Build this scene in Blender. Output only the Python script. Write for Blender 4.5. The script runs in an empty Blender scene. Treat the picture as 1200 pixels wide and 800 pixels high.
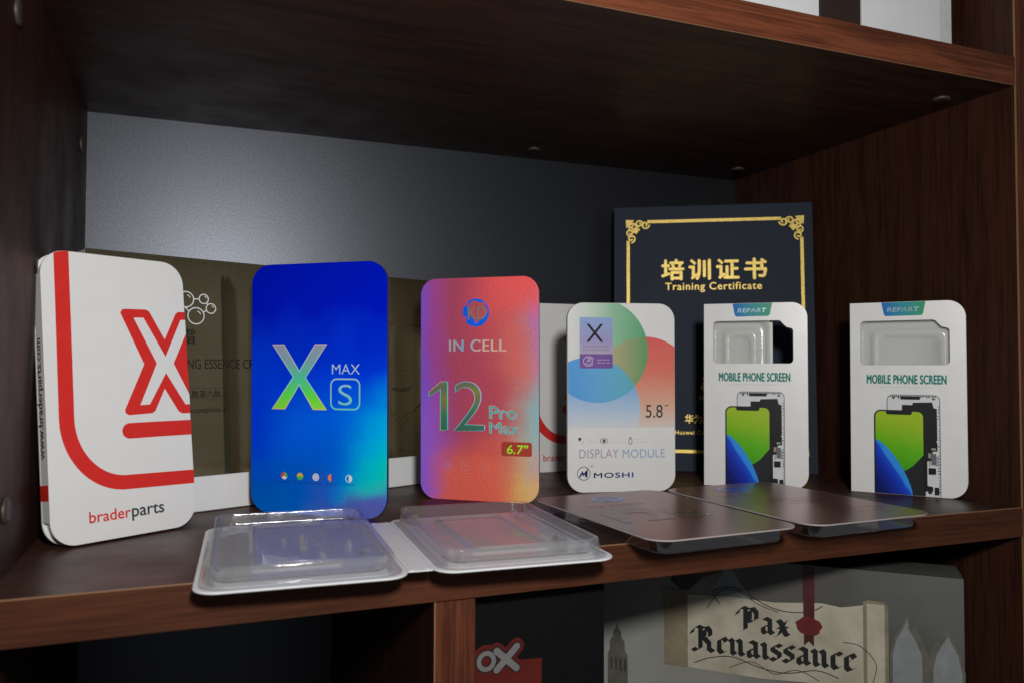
import bpy, math, random
from mathutils import Matrix, Vector
from math import radians as RD, sin, cos, pi

random.seed(7)
S = bpy.context.scene
COL = S.collection

# ------------------------------------------------------------------ camera
CAM = (0.0969, -0.4708, 0.1183)
YAW, PITCH, ROLL, FPX = 0.3795, 0.0305, 0.0024, 936.08
cam_d = bpy.data.cameras.new('camera')
cam = bpy.data.objects.new('camera', cam_d)
COL.objects.link(cam)
fw = Vector((sin(YAW) * cos(PITCH), cos(YAW) * cos(PITCH), sin(PITCH)))
rt = Vector((cos(YAW), -sin(YAW), 0))
up = rt.cross(fw)
rt, up = cos(ROLL) * rt + sin(ROLL) * up, -sin(ROLL) * rt + cos(ROLL) * up
cam.matrix_world = Matrix(((rt.x, up.x, -fw.x, CAM[0]), (rt.y, up.y, -fw.y, CAM[1]),
                           (rt.z, up.z, -fw.z, CAM[2]), (0, 0, 0, 1)))
cam_d.sensor_width = 36
cam_d.lens = FPX / 1200 * 36
cam_d.clip_start = .01
cam_d.clip_end = 50
cam_d.dof.use_dof = True
cam_d.dof.focus_distance = .66
cam_d.dof.aperture_fstop = 8.5
S.camera = cam

# ------------------------------------------------------------------ light
W = bpy.data.worlds.new('World')
S.world = W
W.use_nodes = True
W.node_tree.nodes['Background'].inputs[0].default_value = (.86, .92, 1, 1)
W.node_tree.nodes['Background'].inputs[1].default_value = .11


def area(name, loc, target, size, power, color):
    d = bpy.data.lights.new(name, 'AREA')
    d.shape = 'DISK'
    d.size = size
    d.energy = power
    d.color = color
    o = bpy.data.objects.new(name, d)
    COL.objects.link(o)
    o.location = loc
    o.rotation_euler = (Vector(target) - Vector(loc)).to_track_quat('-Z', 'Y').to_euler()
    return o


area('camera_flash', (.145, -.57, .290), (.34, .15, .10), .07, 4.5, (1, .985, .96))
S.view_settings.view_transform = 'Standard'
S.view_settings.look = 'None'
S.view_settings.exposure = 0
S.view_settings.gamma = 1
S.render.engine = 'CYCLES'
S.cycles.use_denoising = True
S.cycles.max_bounces = 10
S.cycles.transparent_max_bounces = 24
S.cycles.caustics_reflective = False
S.cycles.caustics_refractive = False


# ------------------------------------------------------------------ mesh helpers
class MB:
    def __init__(self):
        self.v, self.f, self.m = [], [], []

    def add(self, vs, fs, mat=0):
        n = len(self.v)
        self.v += [tuple(p) for p in vs]
        for f in fs:
            self.f.append([i + n for i in f])
            self.m.append(mat)

    def box(self, x0, x1, y0, y1, z0, z1, mat=0):
        self.add([(x, y, z) for x in (x0, x1) for y in (y0, y1) for z in (z0, z1)],
                 [(0, 1, 3, 2), (4, 6, 7, 5), (0, 4, 5, 1), (2, 3, 7, 6), (0, 2, 6, 4), (1, 5, 7, 3)], mat)

    def flat(self, poly, h, mat=0):                        # face lying h in front of the local front plane y = 0
        if sum(poly[i - 1][0] * poly[i][1] - poly[i][0] * poly[i - 1][1] for i in range(len(poly))) < 0:
            poly = poly[::-1]
        self.add([(x, -h, z) for x, z in poly], [list(range(len(poly)))], mat)

    def ribbon(self, pts, wd, h, mat=0, closed=False, cap=False):
        pts = [Vector(p) for p in pts]
        n = len(pts)
        L, Rr = [], []
        for i, p in enumerate(pts):
            a = pts[i - 1] if (i or closed) else None
            b = pts[(i + 1) % n] if (i < n - 1 or closed) else None
            d1 = (p - a).normalized() if a is not None else None
            d2 = (b - p).normalized() if b is not None else None
            d1 = d1 or d2
            d2 = d2 or d1
            t = (d1 + d2)
            t = t.normalized() if t.length > 1e-6 else d1
            nn = Vector((-t.y, t.x))
            k = max(.4, nn.dot(Vector((-d1.y, d1.x))))
            L.append(p + nn * wd / 2 / k)
            Rr.append(p - nn * wd / 2 / k)
        vs = [(p.x, -h, p.y) for p in Rr + L]
        fs = [(i, (i + 1) % n, n + (i + 1) % n, n + i) for i in range(n if closed else n - 1)]
        self.add(vs, fs, mat)
        if cap and not closed:
            for p, q in ((pts[0], pts[1]), (pts[-1], pts[-2])):
                a0 = math.atan2(p.y - q.y, p.x - q.x)
                self.flat([(p.x + wd / 2 * cos(a0 + t), p.y + wd / 2 * sin(a0 + t))
                           for t in [-pi / 2 + pi * k / 10 for k in range(11)]], h, mat)

    def build(self, name, mats, parent=None, smooth=False, loc=None):
        me = bpy.data.meshes.new(name)
        me.from_pydata(self.v, [], self.f)
        for m in (mats if isinstance(mats, (list, tuple)) else [mats]):
            me.materials.append(m)
        for p, mi in zip(me.polygons, self.m):
            p.material_index = mi
            p.use_smooth = smooth
        me.validate()
        me.update()
        o = bpy.data.objects.new(name, me)
        COL.objects.link(o)
        o.parent = parent
        if loc:
            o.location = loc
        return o


def rr(x0, x1, z0, z1, r, n=10):                           # rounded rectangle; r = (bl, br, tr, tl) or one number
    r = r if isinstance(r, (tuple, list)) else (r,) * 4
    out = []
    for (cx, cz, q, a) in ((x0, z0, r[0], 180), (x1, z0, r[1], 270), (x1, z1, r[2], 0), (x0, z1, r[3], 90)):
        if q <= 0:
            out.append((cx, cz))
            continue
        ox = cx + q if a in (180, 90) else cx - q
        oz = cz + q if a in (180, 270) else cz - q
        for k in range(n + 1):
            t = RD(a + 90 * k / n)
            out.append((ox + q * cos(t), oz + q * sin(t)))
    return out


def circ(cx, cz, r, n=40):
    return [(cx + r * cos(2 * pi * k / n), cz + r * sin(2 * pi * k / n)) for k in range(n)]


def arc(cx, cz, rx, rz, a0, a1, n=16):
    return [(cx + rx * cos(RD(a0 + (a1 - a0) * k / n)), cz + rz * sin(RD(a0 + (a1 - a0) * k / n))) for k in range(n + 1)]


def clip(poly, cl):                                        # convex clip (Sutherland-Hodgman), cl counter-clockwise
    out = poly
    for i in range(len(cl)):
        a, b = cl[i - 1], cl[i]
        src, out = out, []
        sd = lambda p: (b[0] - a[0]) * (p[1] - a[1]) - (b[1] - a[1]) * (p[0] - a[0])
        for j in range(len(src)):
            p, q = src[j - 1], src[j]
            sp, sq = sd(p), sd(q)
            if (sp >= 0) != (sq >= 0):
                t = sp / (sp - sq)
                out.append((p[0] + t * (q[0] - p[0]), p[1] + t * (q[1] - p[1])))
            if sq >= 0:
                out.append(q)
        if not out:
            return []
    return out


def curve_mesh(cu):
    o = bpy.data.objects.new('t', cu)
    COL.objects.link(o)
    dg = bpy.context.evaluated_depsgraph_get()
    me = bpy.data.meshes.new_from_object(o.evaluated_get(dg))
    vs = [v.co.copy() for v in me.vertices]
    fs = [list(p.vertices) for p in me.polygons]
    bpy.data.objects.remove(o)
    bpy.data.meshes.remove(me)
    bpy.data.curves.remove(cu)
    return vs, fs


def plate(mb, loops, y0, y1, bev=0, mat=0):                # sheet between depths y0 < y1, outline in (x, z), holes allowed
    cu = bpy.data.curves.new('t', 'CURVE')
    cu.dimensions = '2D'
    cu.fill_mode = 'BOTH'
    cu.extrude = (y1 - y0) / 2 - bev
    cu.bevel_depth = bev
    cu.bevel_resolution = 2
    cu.offset = -bev
    for lp in loops:
        s = cu.splines.new('POLY')
        s.points.add(len(lp) - 1)
        for p, q in zip(s.points, lp):
            p.co = (q[0], q[1], 0, 1)
        s.use_cyclic_u = True
    vs, fs = curve_mesh(cu)
    mb.add([(v.x, (y0 + y1) / 2 - v.z, v.y) for v in vs], fs, mat)


def text(mb, s, x0, x1, z0, z1=None, h=.0003, mat=0, bold=0, space=1.0, shear=0, vertical=None):
    cu = bpy.data.curves.new('t', 'FONT')                  # fitted to the box x0..x1, z0..z1
    cu.body = s
    cu.offset = min(0, bold)
    cu.space_character = space
    cu.shear = shear
    cu.resolution_u = 6
    vs, fs = curve_mesh(cu)
    if not vs:
        return
    ax, bx = min(v.x for v in vs), max(v.x for v in vs)
    ay, by = min(v.y for v in vs), max(v.y for v in vs)
    sx = (x1 - x0) / (bx - ax)
    if z1 is None:                                         # uniform scale, z0 = baseline
        pts = [(x0 + (v.x - ax) * sx, z0 + v.y * sx) for v in vs]
    else:
        sz = (z1 - z0) / (by - ay)
        pts = [(x0 + (v.x - ax) * sx, z0 + (v.y - ay) * sz) for v in vs]
    k = bold * .62                                          # bold weights: overprinted copies, each a hair above the last
    for q, (dx, dz) in enumerate(((0, 0), (k, 0), (-k, 0), (0, k), (0, -k)) if bold > 0 else ((0, 0),)):
        mb.add([(x + dx * sx, -h - q * .000012, z + dz * sx) for x, z in pts], fs, mat)


def greek(mb, x0, x1, z, ht, h, mat=0, seed=1):            # print too small to read: tiny strokes in word groups
    rnd = random.Random(seed)
    x = x0
    while x < x1:
        for _ in range(rnd.randint(3, 7)):
            if x > x1:
                break
            k = ht * rnd.uniform(.6, 1)
            mb.flat([(x, z), (x + ht * .28, z), (x + ht * .28, z + k), (x, z + k)], h, mat)
            x += ht * .55
        x += ht * .5


def mm(l):
    return [(a / 1000, b / 1000) for a, b in l]


# ------------------------------------------------------------------ materials
def new_mat(name):
    m = bpy.data.materials.new(name)
    m.use_nodes = True
    return m, m.node_tree, m.node_tree.nodes['Principled BSDF']


def nd(nt, kind, ins=None, **kw):
    n = nt.nodes.new(kind)
    for k, v in kw.items():
        setattr(n, k, v)
    for k, v in (ins or {}).items():
        if isinstance(v, bpy.types.NodeSocket):
            nt.links.new(v, n.inputs[k])
        else:
            n.inputs[k].default_value = v
    return n


def c4(c):
    return (c[0], c[1], c[2], 1)


def ramp(nt, fac, stops, interp='LINEAR'):
    r = nt.nodes.new('ShaderNodeValToRGB')
    r.color_ramp.interpolation = interp
    e = r.color_ramp.elements
    while len(e) < len(stops):
        e.new(.5)
    for i, (p, c) in enumerate(stops):
        e[i].position = p
        e[i].color = c4(c)
    nt.links.new(fac, r.inputs[0])
    return r.outputs[0]


def mix(nt, fac, a, b):
    n = nt.nodes.new('ShaderNodeMix')
    n.data_type = 'RGBA'
    for sock, v in ((n.inputs[0], fac), (n.inputs[6], a), (n.inputs[7], b)):
        if isinstance(v, bpy.types.NodeSocket):
            nt.links.new(v, sock)
        else:
            sock.default_value = v if isinstance(v, (int, float)) else c4(v)
    return n.outputs[2]


def math_(nt, op, a, b=0.0):
    n = nt.nodes.new('ShaderNodeMath')
    n.operation = op
    for i, v in enumerate((a, b)):
        if isinstance(v, bpy.types.NodeSocket):
            nt.links.new(v, n.inputs[i])
        else:
            n.inputs[i].default_value = v
    return n.outputs[0]


def mrange(nt, v, a, b, c=0.0, d=1.0, smooth=False, clamp=True):
    n = nt.nodes.new('ShaderNodeMapRange')
    n.interpolation_type = 'SMOOTHSTEP' if smooth else 'LINEAR'
    n.clamp = clamp
    nt.links.new(v, n.inputs[0])
    for i, x in enumerate((a, b, c, d)):
        n.inputs[i + 1].default_value = x
    return n.outputs[0]


def objco(nt):
    tc = nt.nodes.new('ShaderNodeTexCoord')
    sp = nt.nodes.new('ShaderNodeSeparateXYZ')
    nt.links.new(tc.outputs['Object'], sp.inputs[0])
    return tc.outputs['Object'], sp.outputs


def noise(nt, co, scale, detail=3, rough=.5):
    return nd(nt, 'ShaderNodeTexNoise', {'Vector': co, 'Scale': scale, 'Detail': detail, 'Roughness': rough}).outputs[0]


def bump(nt, bs, h, strength, dist):
    b = nd(nt, 'ShaderNodeBump', {'Height': h, 'Strength': strength, 'Distance': dist})
    nt.links.new(b.outputs[0], bs.inputs['Normal'])


def plain(name, col, rough=.5, metal=0, spec=.5, var=.06, nscale=90, bmp=0, coat=0):
    m, nt, bs = new_mat(name)
    co, _ = objco(nt)
    n = noise(nt, co, nscale, 4)
    a = tuple(max(0, x * (1 - var)) for x in col)
    b = tuple(x * (1 + var) for x in col)
    nt.links.new(ramp(nt, n, [(.3, a), (.7, b)]), bs.inputs['Base Color'])
    nt.links.new(mrange(nt, n, .3, .7, max(.02, rough - .04), rough + .04), bs.inputs['Roughness'])
    bs.inputs['Metallic'].default_value = metal
    bs.inputs['Specular IOR Level'].default_value = spec
    bs.inputs['Coat Weight'].default_value = coat
    bs.inputs['Coat Roughness'].default_value = .08
    if bmp:
        bump(nt, bs, noise(nt, co, nscale * 8, 2), bmp, .0004)
    return m


def wood(name, dark, light, axis, rough=.42, spec=.3):
    m, nt, bs = new_mat(name)
    co, xyz = objco(nt)
    sc = [52, 52, 52]
    sc['xyz'.index(axis)] = 1.3
    mp = nd(nt, 'ShaderNodeMapping', {'Vector': co, 'Scale': sc})
    warp = noise(nt, co, 6, 2)
    cw = nd(nt, 'ShaderNodeVectorMath', {0: mp.outputs[0], 1: nd(nt, 'ShaderNodeVectorMath', {0: warp, 1: (1.6, 1.6, 1.6)}, operation='MULTIPLY').outputs[0]}, operation='ADD').outputs[0]
    n1 = noise(nt, cw, 1.5, 7, .60)
    sc2 = [420, 420, 420]
    sc2['xyz'.index(axis)] = 14
    n2 = noise(nt, nd(nt, 'ShaderNodeMapping', {'Vector': co, 'Scale': sc2}).outputs[0], 1, 3, .6)
    n = math_(nt, 'ADD', math_(nt, 'MULTIPLY', n1, .52), math_(nt, 'MULTIPLY', n2, .48))
    mid = tuple((a * .5 + b * .5) for a, b in zip(dark, light))
    col = ramp(nt, n, [(.36, tuple(x * .78 for x in dark)), (.43, dark), (.50, mid), (.57, light), (.66, mid)])
    # loose dust: a few pale specks
    vo = nd(nt, 'ShaderNodeTexVoronoi', {'Vector': co, 'Scale': 55})
    pick = math_(nt, 'GREATER_THAN', nd(nt, 'ShaderNodeSeparateColor', {0: vo.outputs['Color']}).outputs[0], .90)
    near = math_(nt, 'LESS_THAN', vo.outputs['Distance'], .045)
    nt.links.new(mix(nt, math_(nt, 'MULTIPLY', math_(nt, 'MULTIPLY', pick, near), .55), col, (.30, .25, .20)), bs.inputs['Base Color'])
    smear = noise(nt, co, 14, 4, .6)
    nt.links.new(mrange(nt, smear, .3, .7, rough - .08, rough + .10), bs.inputs['Roughness'])
    bs.inputs['Specular IOR Level'].default_value = spec
    bump(nt, bs, n, .10, .0005)
    return m


WOOD_X = wood('walnut_along_shelf', (.030, .0125, .0085), (.066, .027, .0165), 'x')
WOOD_Z = wood('walnut_upright', (.0245, .0088, .0050), (.048, .0165, .0088), 'z', .5, .16)
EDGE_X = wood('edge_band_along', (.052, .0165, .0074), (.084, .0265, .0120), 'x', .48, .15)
EDGE_U = wood('edge_band_reddish_lit', (.090, .025, .011), (.185, .052, .022), 'x', .45, .2)  # reddish banding, lightened to paint in the stronger light on the upper edge
EDGE_Z = wood('edge_band_upright', (.056, .0155, .0072), (.125, .036, .0165), 'z', .45, .2)
SEAM = plain('worn_band_seam', (.24, .125, .058), .5)
CAPM = plain('brushed_screw_cap', (.06, .048, .036), .55, .2)


def back_material():
    m, nt, bs = new_mat('slate_laminate')
    co, _ = objco(nt)
    n = noise(nt, co, 520, 3)
    nt.links.new(ramp(nt, n, [(.3, (.055, .060, .070)), (.7, (.080, .085, .098))]), bs.inputs['Base Color'])
    bs.inputs['Metallic'].default_value = .86
    bs.inputs['Roughness'].default_value = .385
    bump(nt, bs, n, .12, .0004)
    return m


BACK = back_material()
WHITE = plain('white_coated_card', (.78, .77, .75), .32, 0, .5, .015, 60, .05)
WHITE2 = plain('white_card_inside', (.70, .70, .69), .5, 0, .4, .02)
BINDER = plain('white_binder_board', (.80, .81, .82), .5, 0, .4, .03, 30)
CREAM = plain('cream_spine_paper', (.62, .60, .52), .55)
RED = plain('red_print', (.70, .028, .022), .3, 0, .5, .03)
BLACK = plain('black_print', (.012, .012, .014), .42, 0, .15)
CHAR = plain('charcoal_print', (.040, .044, .054), .4, 0, .2)
GREYP = plain('pale_grey_print', (.55, .56, .57), .4)
TEAL = plain('teal_print', (.0, .215, .17), .42, 0, .12)
SILVER = plain('silver_print', (.75, .78, .8), .3, .3)


def gold_foil(name, col, rough):
    m, nt, bs = new_mat(name)
    co, _ = objco(nt)
    n = noise(nt, co, 260, 3)
    nt.links.new(ramp(nt, n, [(.3, tuple(x * .72 for x in col)), (.7, col)]), bs.inputs['Base Color'])
    bs.inputs['Metallic'].default_value = .3
    bs.inputs['Roughness'].default_value = rough
    bump(nt, bs, n, .3, .0005)
    return m


GOLD = gold_foil('gold_stamping', (1.0, .72, .17), .45)


def fabric(name, a, b):
    m, nt, bs = new_mat(name)
    co, _ = objco(nt)
    n1 = noise(nt, nd(nt, 'ShaderNodeMapping', {'Vector': co, 'Scale': (1800, 1, 300)}).outputs[0], 1, 2)
    n2 = noise(nt, nd(nt, 'ShaderNodeMapping', {'Vector': co, 'Scale': (300, 1, 1800)}).outputs[0], 1, 2)
    n = math_(nt, 'MULTIPLY', math_(nt, 'ADD', n1, n2), .5)
    nt.links.new(ramp(nt, n, [(.35, a), (.65, b)]), bs.inputs['Base Color'])
    bs.inputs['Roughness'].default_value = .62
    bs.inputs['Specular IOR Level'].default_value = .22
    bump(nt, bs, n, .3, .0005)
    return m


NAVY = fabric('navy_book_cloth', (.010, .016, .030), (.019, .028, .048))


def clear(name, tint, lo, hi, rough, haze=0.0):
    m, nt, bs = new_mat(name)                               # thin vacuum-formed sheet: clear with a fresnel gloss
    nt.nodes.remove(bs)
    out = nt.nodes['Material Output']
    tr = nd(nt, 'ShaderNodeBsdfTransparent', {'Color': c4(tint)})
    co, _ = objco(nt)
    gl = nd(nt, 'ShaderNodeBsdfGlossy', {'Color': (1, 1, 1, 1), 'Roughness': rough})
    b = nd(nt, 'ShaderNodeBump', {'Height': noise(nt, co, 45, 3), 'Strength': .25, 'Distance': .002})
    nt.links.new(b.outputs[0], gl.inputs['Normal'])
    fr = nd(nt, 'ShaderNodeFresnel', {'IOR': 1.5})
    f = mrange(nt, fr.outputs[0], .03, .9, lo, hi)
    base = tr.outputs[0]
    if haze:
        df = nd(nt, 'ShaderNodeBsdfDiffuse', {'Color': (.82, .81, .77, 1)})
        base = nd(nt, 'ShaderNodeMixShader', {0: haze, 1: tr.outputs[0], 2: df.outputs[0]}).outputs[0]
    mx = nd(nt, 'ShaderNodeMixShader', {0: f, 1: base, 2: gl.outputs[0]})
    nt.links.new(mx.outputs[0], out.inputs[0])
    return m


CLEAR = clear('clear_blister_plastic', (.965, .97, .98), .05, .48, .075, .05)
SMOKE = clear('clear_tray_plastic', (.95, .95, .955), .03, .26, .04, .0)
INSERT = clear('clear_insert_plastic', (.93, .94, .93), .03, .3, .16, .35)


def holo(name, ix0, ix1, iz0, iz1, paint):
    """Diffraction foil: the hue follows the viewing angle in the foil's own axes, as on an embossed grating."""
    m, nt, bs = new_mat(name)
    co, xyz = objco(nt)
    ge = nt.nodes.new('ShaderNodeNewGeometry')
    vt = nd(nt, 'ShaderNodeVectorTransform', {0: ge.outputs['Incoming']}, vector_type='VECTOR', convert_from='WORLD', convert_to='OBJECT')
    sp = nt.nodes.new('ShaderNodeSeparateXYZ')
    nt.links.new(vt.outputs[0], sp.inputs[0])
    nz = noise(nt, co, 16, 2)
    nz2 = noise(nt, nd(nt, 'ShaderNodeMapping', {'Vector': co, 'Scale': (40, 1, 700)}).outputs[0], 1, 3)
    U = mrange(nt, sp.outputs[0], ix0, ix1, 0, 1, clamp=False)
    V = mrange(nt, sp.outputs[2], iz0, iz1, 0, 1, clamp=False)
    U = math_(nt, 'ADD', U, mrange(nt, nz, .2, .8, -.09, .09))
    V = math_(nt, 'ADD', V, mrange(nt, noise(nt, co, 21, 2), .2, .8, -.09, .09))
    U = math_(nt, 'ADD', U, mrange(nt, nz2, .2, .8, -.03, .03))
    grain = noise(nt, nd(nt, 'ShaderNodeMapping', {'Vector': co, 'Scale': (500, 500, 1500)}).outputs[0], 1, 3, .7)
    gr = ramp(nt, grain, [(.30, (.80, .80, .80)), (.5, (.97, .97, .97)), (.70, (1.2, 1.2, 1.2))])   # embossed grain of the foil
    mu = nt.nodes.new('ShaderNodeMix')
    mu.data_type = 'RGBA'
    mu.blend_type = 'MULTIPLY'
    mu.inputs[0].default_value = 1
    nt.links.new(paint(nt, U, V), mu.inputs[6])
    nt.links.new(gr, mu.inputs[7])
    nt.links.new(mu.outputs[2], bs.inputs['Base Color'])
    bs.inputs['Metallic'].default_value = .1
    bs.inputs['Roughness'].default_value = .42
    bs.inputs['Specular IOR Level'].default_value = .35
    nt.links.new(mu.outputs[2], bs.inputs['Specular Tint'])
    wave = noise(nt, co, 13, 2)
    hsum = math_(nt, 'ADD', math_(nt, 'MULTIPLY', grain, .3), math_(nt, 'ADD', math_(nt, 'MULTIPLY', nz2, .9), math_(nt, 'MULTIPLY', wave, 14.0)))
    bump(nt, bs, hsum, .16, .0006)
    return m


def sm(nt, v, a, b):
    return mrange(nt, v, a, b, 0, 1, smooth=True)


def paint_blue(nt, U, V):  # foil hues, with the dark top and bright glow lobes painted into the colour
    c = ramp(nt, V, [(0, (.0, .16, .75)), (.10, (0, .13, .75)), (.3, (.0, .14, 1.0)), (.52, (.0, .055, .90)), (.8, (.0, .010, .62)), (1, (.0, .010, .55))])
    l = math_(nt, 'MULTIPLY', sm(nt, U, .32, .0), math_(nt, 'MULTIPLY', sm(nt, V, .08, .3), sm(nt, V, .75, .42)))
    c = mix(nt, l, c, (.0, .06, 1.0))
    f = math_(nt, 'MULTIPLY', sm(nt, U, .52, 1.05), math_(nt, 'MULTIPLY', sm(nt, V, .58, .2), sm(nt, V, .02, .12)))
    c = mix(nt, f, c, (.0, .56, 1.0))
    g = math_(nt, 'MULTIPLY', sm(nt, U, .64, 1.05), math_(nt, 'MULTIPLY', sm(nt, V, .26, .10), sm(nt, V, .0, .12)))
    c = mix(nt, math_(nt, 'MULTIPLY', g, .85), c, (.0, .72, .52))
    p = math_(nt, 'MULTIPLY', sm(nt, U, .35, .75), sm(nt, V, .15, -.02))
    return mix(nt, math_(nt, 'MULTIPLY', p, .7), c, (.16, .13, .45))


def paint_red(nt, U, V):  # rose foil hues; its bright glow lobes are put into the base colour
    c = ramp(nt, U, [(0, (.30, .12, .80)), (.10, (.46, .09, .40)), (.28, (.52, .085, .16)), (.60, (.60, .095, .135)), (.80, (.68, .15, .15)), (.92, (.52, .25, .33)), (1, (.40, .25, .72))])
    t = math_(nt, 'MULTIPLY', sm(nt, V, .62, .97), sm(nt, U, .28, .75))
    c = mix(nt, t, c, (1.0, .13, .13))
    v = math_(nt, 'MULTIPLY', sm(nt, V, .55, .14), sm(nt, U, .42, .02))
    c = mix(nt, math_(nt, 'MULTIPLY', v, .85), c, (.40, .17, 1.0))
    o = math_(nt, 'MULTIPLY', math_(nt, 'MULTIPLY', sm(nt, V, .78, .62), sm(nt, V, .40, .58)), sm(nt, U, .45, .85))
    c = mix(nt, math_(nt, 'MULTIPLY', o, .4), c, (1.0, .24, .18))
    g = math_(nt, 'MULTIPLY', math_(nt, 'MULTIPLY', sm(nt, V, .60, .34), sm(nt, V, .08, .24)), sm(nt, U, .62, 1.02))
    c = mix(nt, math_(nt, 'MULTIPLY', g, .8), c, (.30, .66, .62))
    y = math_(nt, 'MULTIPLY', sm(nt, V, .30, .02), sm(nt, U, .50, .92))
    c = mix(nt, math_(nt, 'MULTIPLY', y, .85), c, (1.0, .62, .16))
    b = math_(nt, 'MULTIPLY', sm(nt, V, .30, .06), math_(nt, 'MULTIPLY', sm(nt, U, .02, .26), sm(nt, U, 1.0, .62)))
    return mix(nt, math_(nt, 'MULTIPLY', b, .92), c, (1.0, .17, .11))


def incoming(X, Y, yaw, u, v):
    p = Vector((X + u * cos(yaw), Y + u * sin(yaw), v))
    d = (Vector(CAM) - p).normalized()
    return d.x * cos(yaw) + d.y * sin(yaw), d.z


def grad(name, coord, a, b, stops, rough=.35, metal=0, spec=.25, tilt=0):
    m, nt, bs = new_mat(name)                               # printed colour blend along a local axis (0 x, 2 z)
    co, xyz = objco(nt)
    t = xyz[coord]
    if tilt:
        t = math_(nt, 'ADD', t, math_(nt, 'MULTIPLY', xyz[2 - coord], tilt))
    f = mrange(nt, t, a, b)
    f = math_(nt, 'ADD', f, mrange(nt, noise(nt, co, 70, 2), .2, .8, -.02, .02))
    nt.links.new(ramp(nt, f, stops), bs.inputs['Base Color'])
    bs.inputs['Roughness'].default_value = rough
    bs.inputs['Metallic'].default_value = metal
    bs.inputs['Specular IOR Level'].default_value = spec
    return m


# ------------------------------------------------------------------ things
def thing(name, label, cat, loc=(0, 0, 0), yaw=0, lean=0, group=None):
    o = bpy.data.objects.new(name, None)
    o.empty_display_size = .02
    COL.objects.link(o)
    o.location = loc
    o.rotation_euler = (-lean, 0, yaw)
    o['label'] = label
    o['category'] = cat
    if group:
        o['group'] = group
    return o


def dup(root, label, loc, yaw, lean):
    r = root.copy()
    COL.objects.link(r)
    r.location = loc
    r.rotation_euler = (-lean, 0, yaw)
    r['label'] = label
    for ch in list(root.children):
        c = ch.copy()
        COL.objects.link(c)
        c.parent = r
        for g in ch.children:
            d = g.copy()
            COL.objects.link(d)
            d.parent = c
    return r


# ---- the bookcase
WID, DEP, HGT, TH = .7495, .3826, .360, .0248
case = thing('bookcase', 'dark walnut bookcase with slate back panel whose shelf carries the phone part packages', 'bookcase')


def board(name, x0, x1, y0, y1, z0, z1, mat, edge, parent=case, seam=True):
    b = MB()
    b.box(x0, x1, y0 + .0012, y1, z0, z1)
    o = b.build(name, mat, parent)
    e = MB()
    e.box(x0, x1, y0, y0 + .0011, z0 + .0004, z1 - .0004)
    if seam:
        if x1 - x0 > z1 - z0:
            if z0 < 0:
                e.box(x0, x1, y0 + .0001, y0 + .0012, z1 - .0004, z1 + .0002, 1)
            else:
                e.box(x0, x1, y0 + .0001, y0 + .0012, z0 - .0002, z0 + .0003, 1)
        else:
            e.box(x0 - .0002, x0 + .0005, y0 - .0001, y0 + .0012, z0, z1, 1)
    e.build('edge_band', [edge, SEAM], o)
    return o


def cap_disc(parent, p, axis, r=.0075):
    b = MB()
    n = 20
    rings = ((r, 0), (r, .0012), (r * .8, .0022), (r * .35, .0016))
    vs = []
    for rad, hh in rings:
        for k in range(n):
            a = 2 * pi * k / n
            q = (rad * cos(a), rad * sin(a))
            vs.append((p[0] + q[0], p[1] + q[1], p[2] - hh) if axis == 'z' else (p[0] + hh, p[1] + q[0], p[2] + q[1]))
    fs = [(i * n + k, i * n + (k + 1) % n, (i + 1) * n + (k + 1) % n, (i + 1) * n + k) for i in range(3) for k in range(n)]
    fs.append([3 * n + k for k in range(n)])
    b.add(vs, fs)
    b.build('screw_cap', CAPM, parent, smooth=True)


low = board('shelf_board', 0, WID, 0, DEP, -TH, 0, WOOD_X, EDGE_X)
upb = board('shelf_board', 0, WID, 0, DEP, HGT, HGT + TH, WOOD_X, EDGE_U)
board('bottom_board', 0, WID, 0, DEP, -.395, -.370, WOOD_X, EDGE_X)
for p in ((.721, .049, HGT), (.447, .343, HGT), (.714, .330, HGT)):
    cap_disc(upb, p, 'z')
lp = board('side_panel', -.0252, -.0002, 0, DEP, -.46, .78, WOOD_Z, EDGE_Z)
rp = board('side_panel', WID + .0002, WID + .0252, 0, DEP, -.46, .78, WOOD_Z, EDGE_Z)
for p in ((0, .056, .321), (0, .339, .317), (0, .051, .037)):
    cap_disc(lp, p, 'x')
board('divider_panel', .235, .261, .001, DEP, -.3698, -TH - .0002, WOOD_Z, EDGE_Z)
b = MB()
b.box(-.0252, WID + .0252, DEP + .0002, DEP + .006, -.46, .78)
b.build('back_panel', BACK, case)


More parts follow.
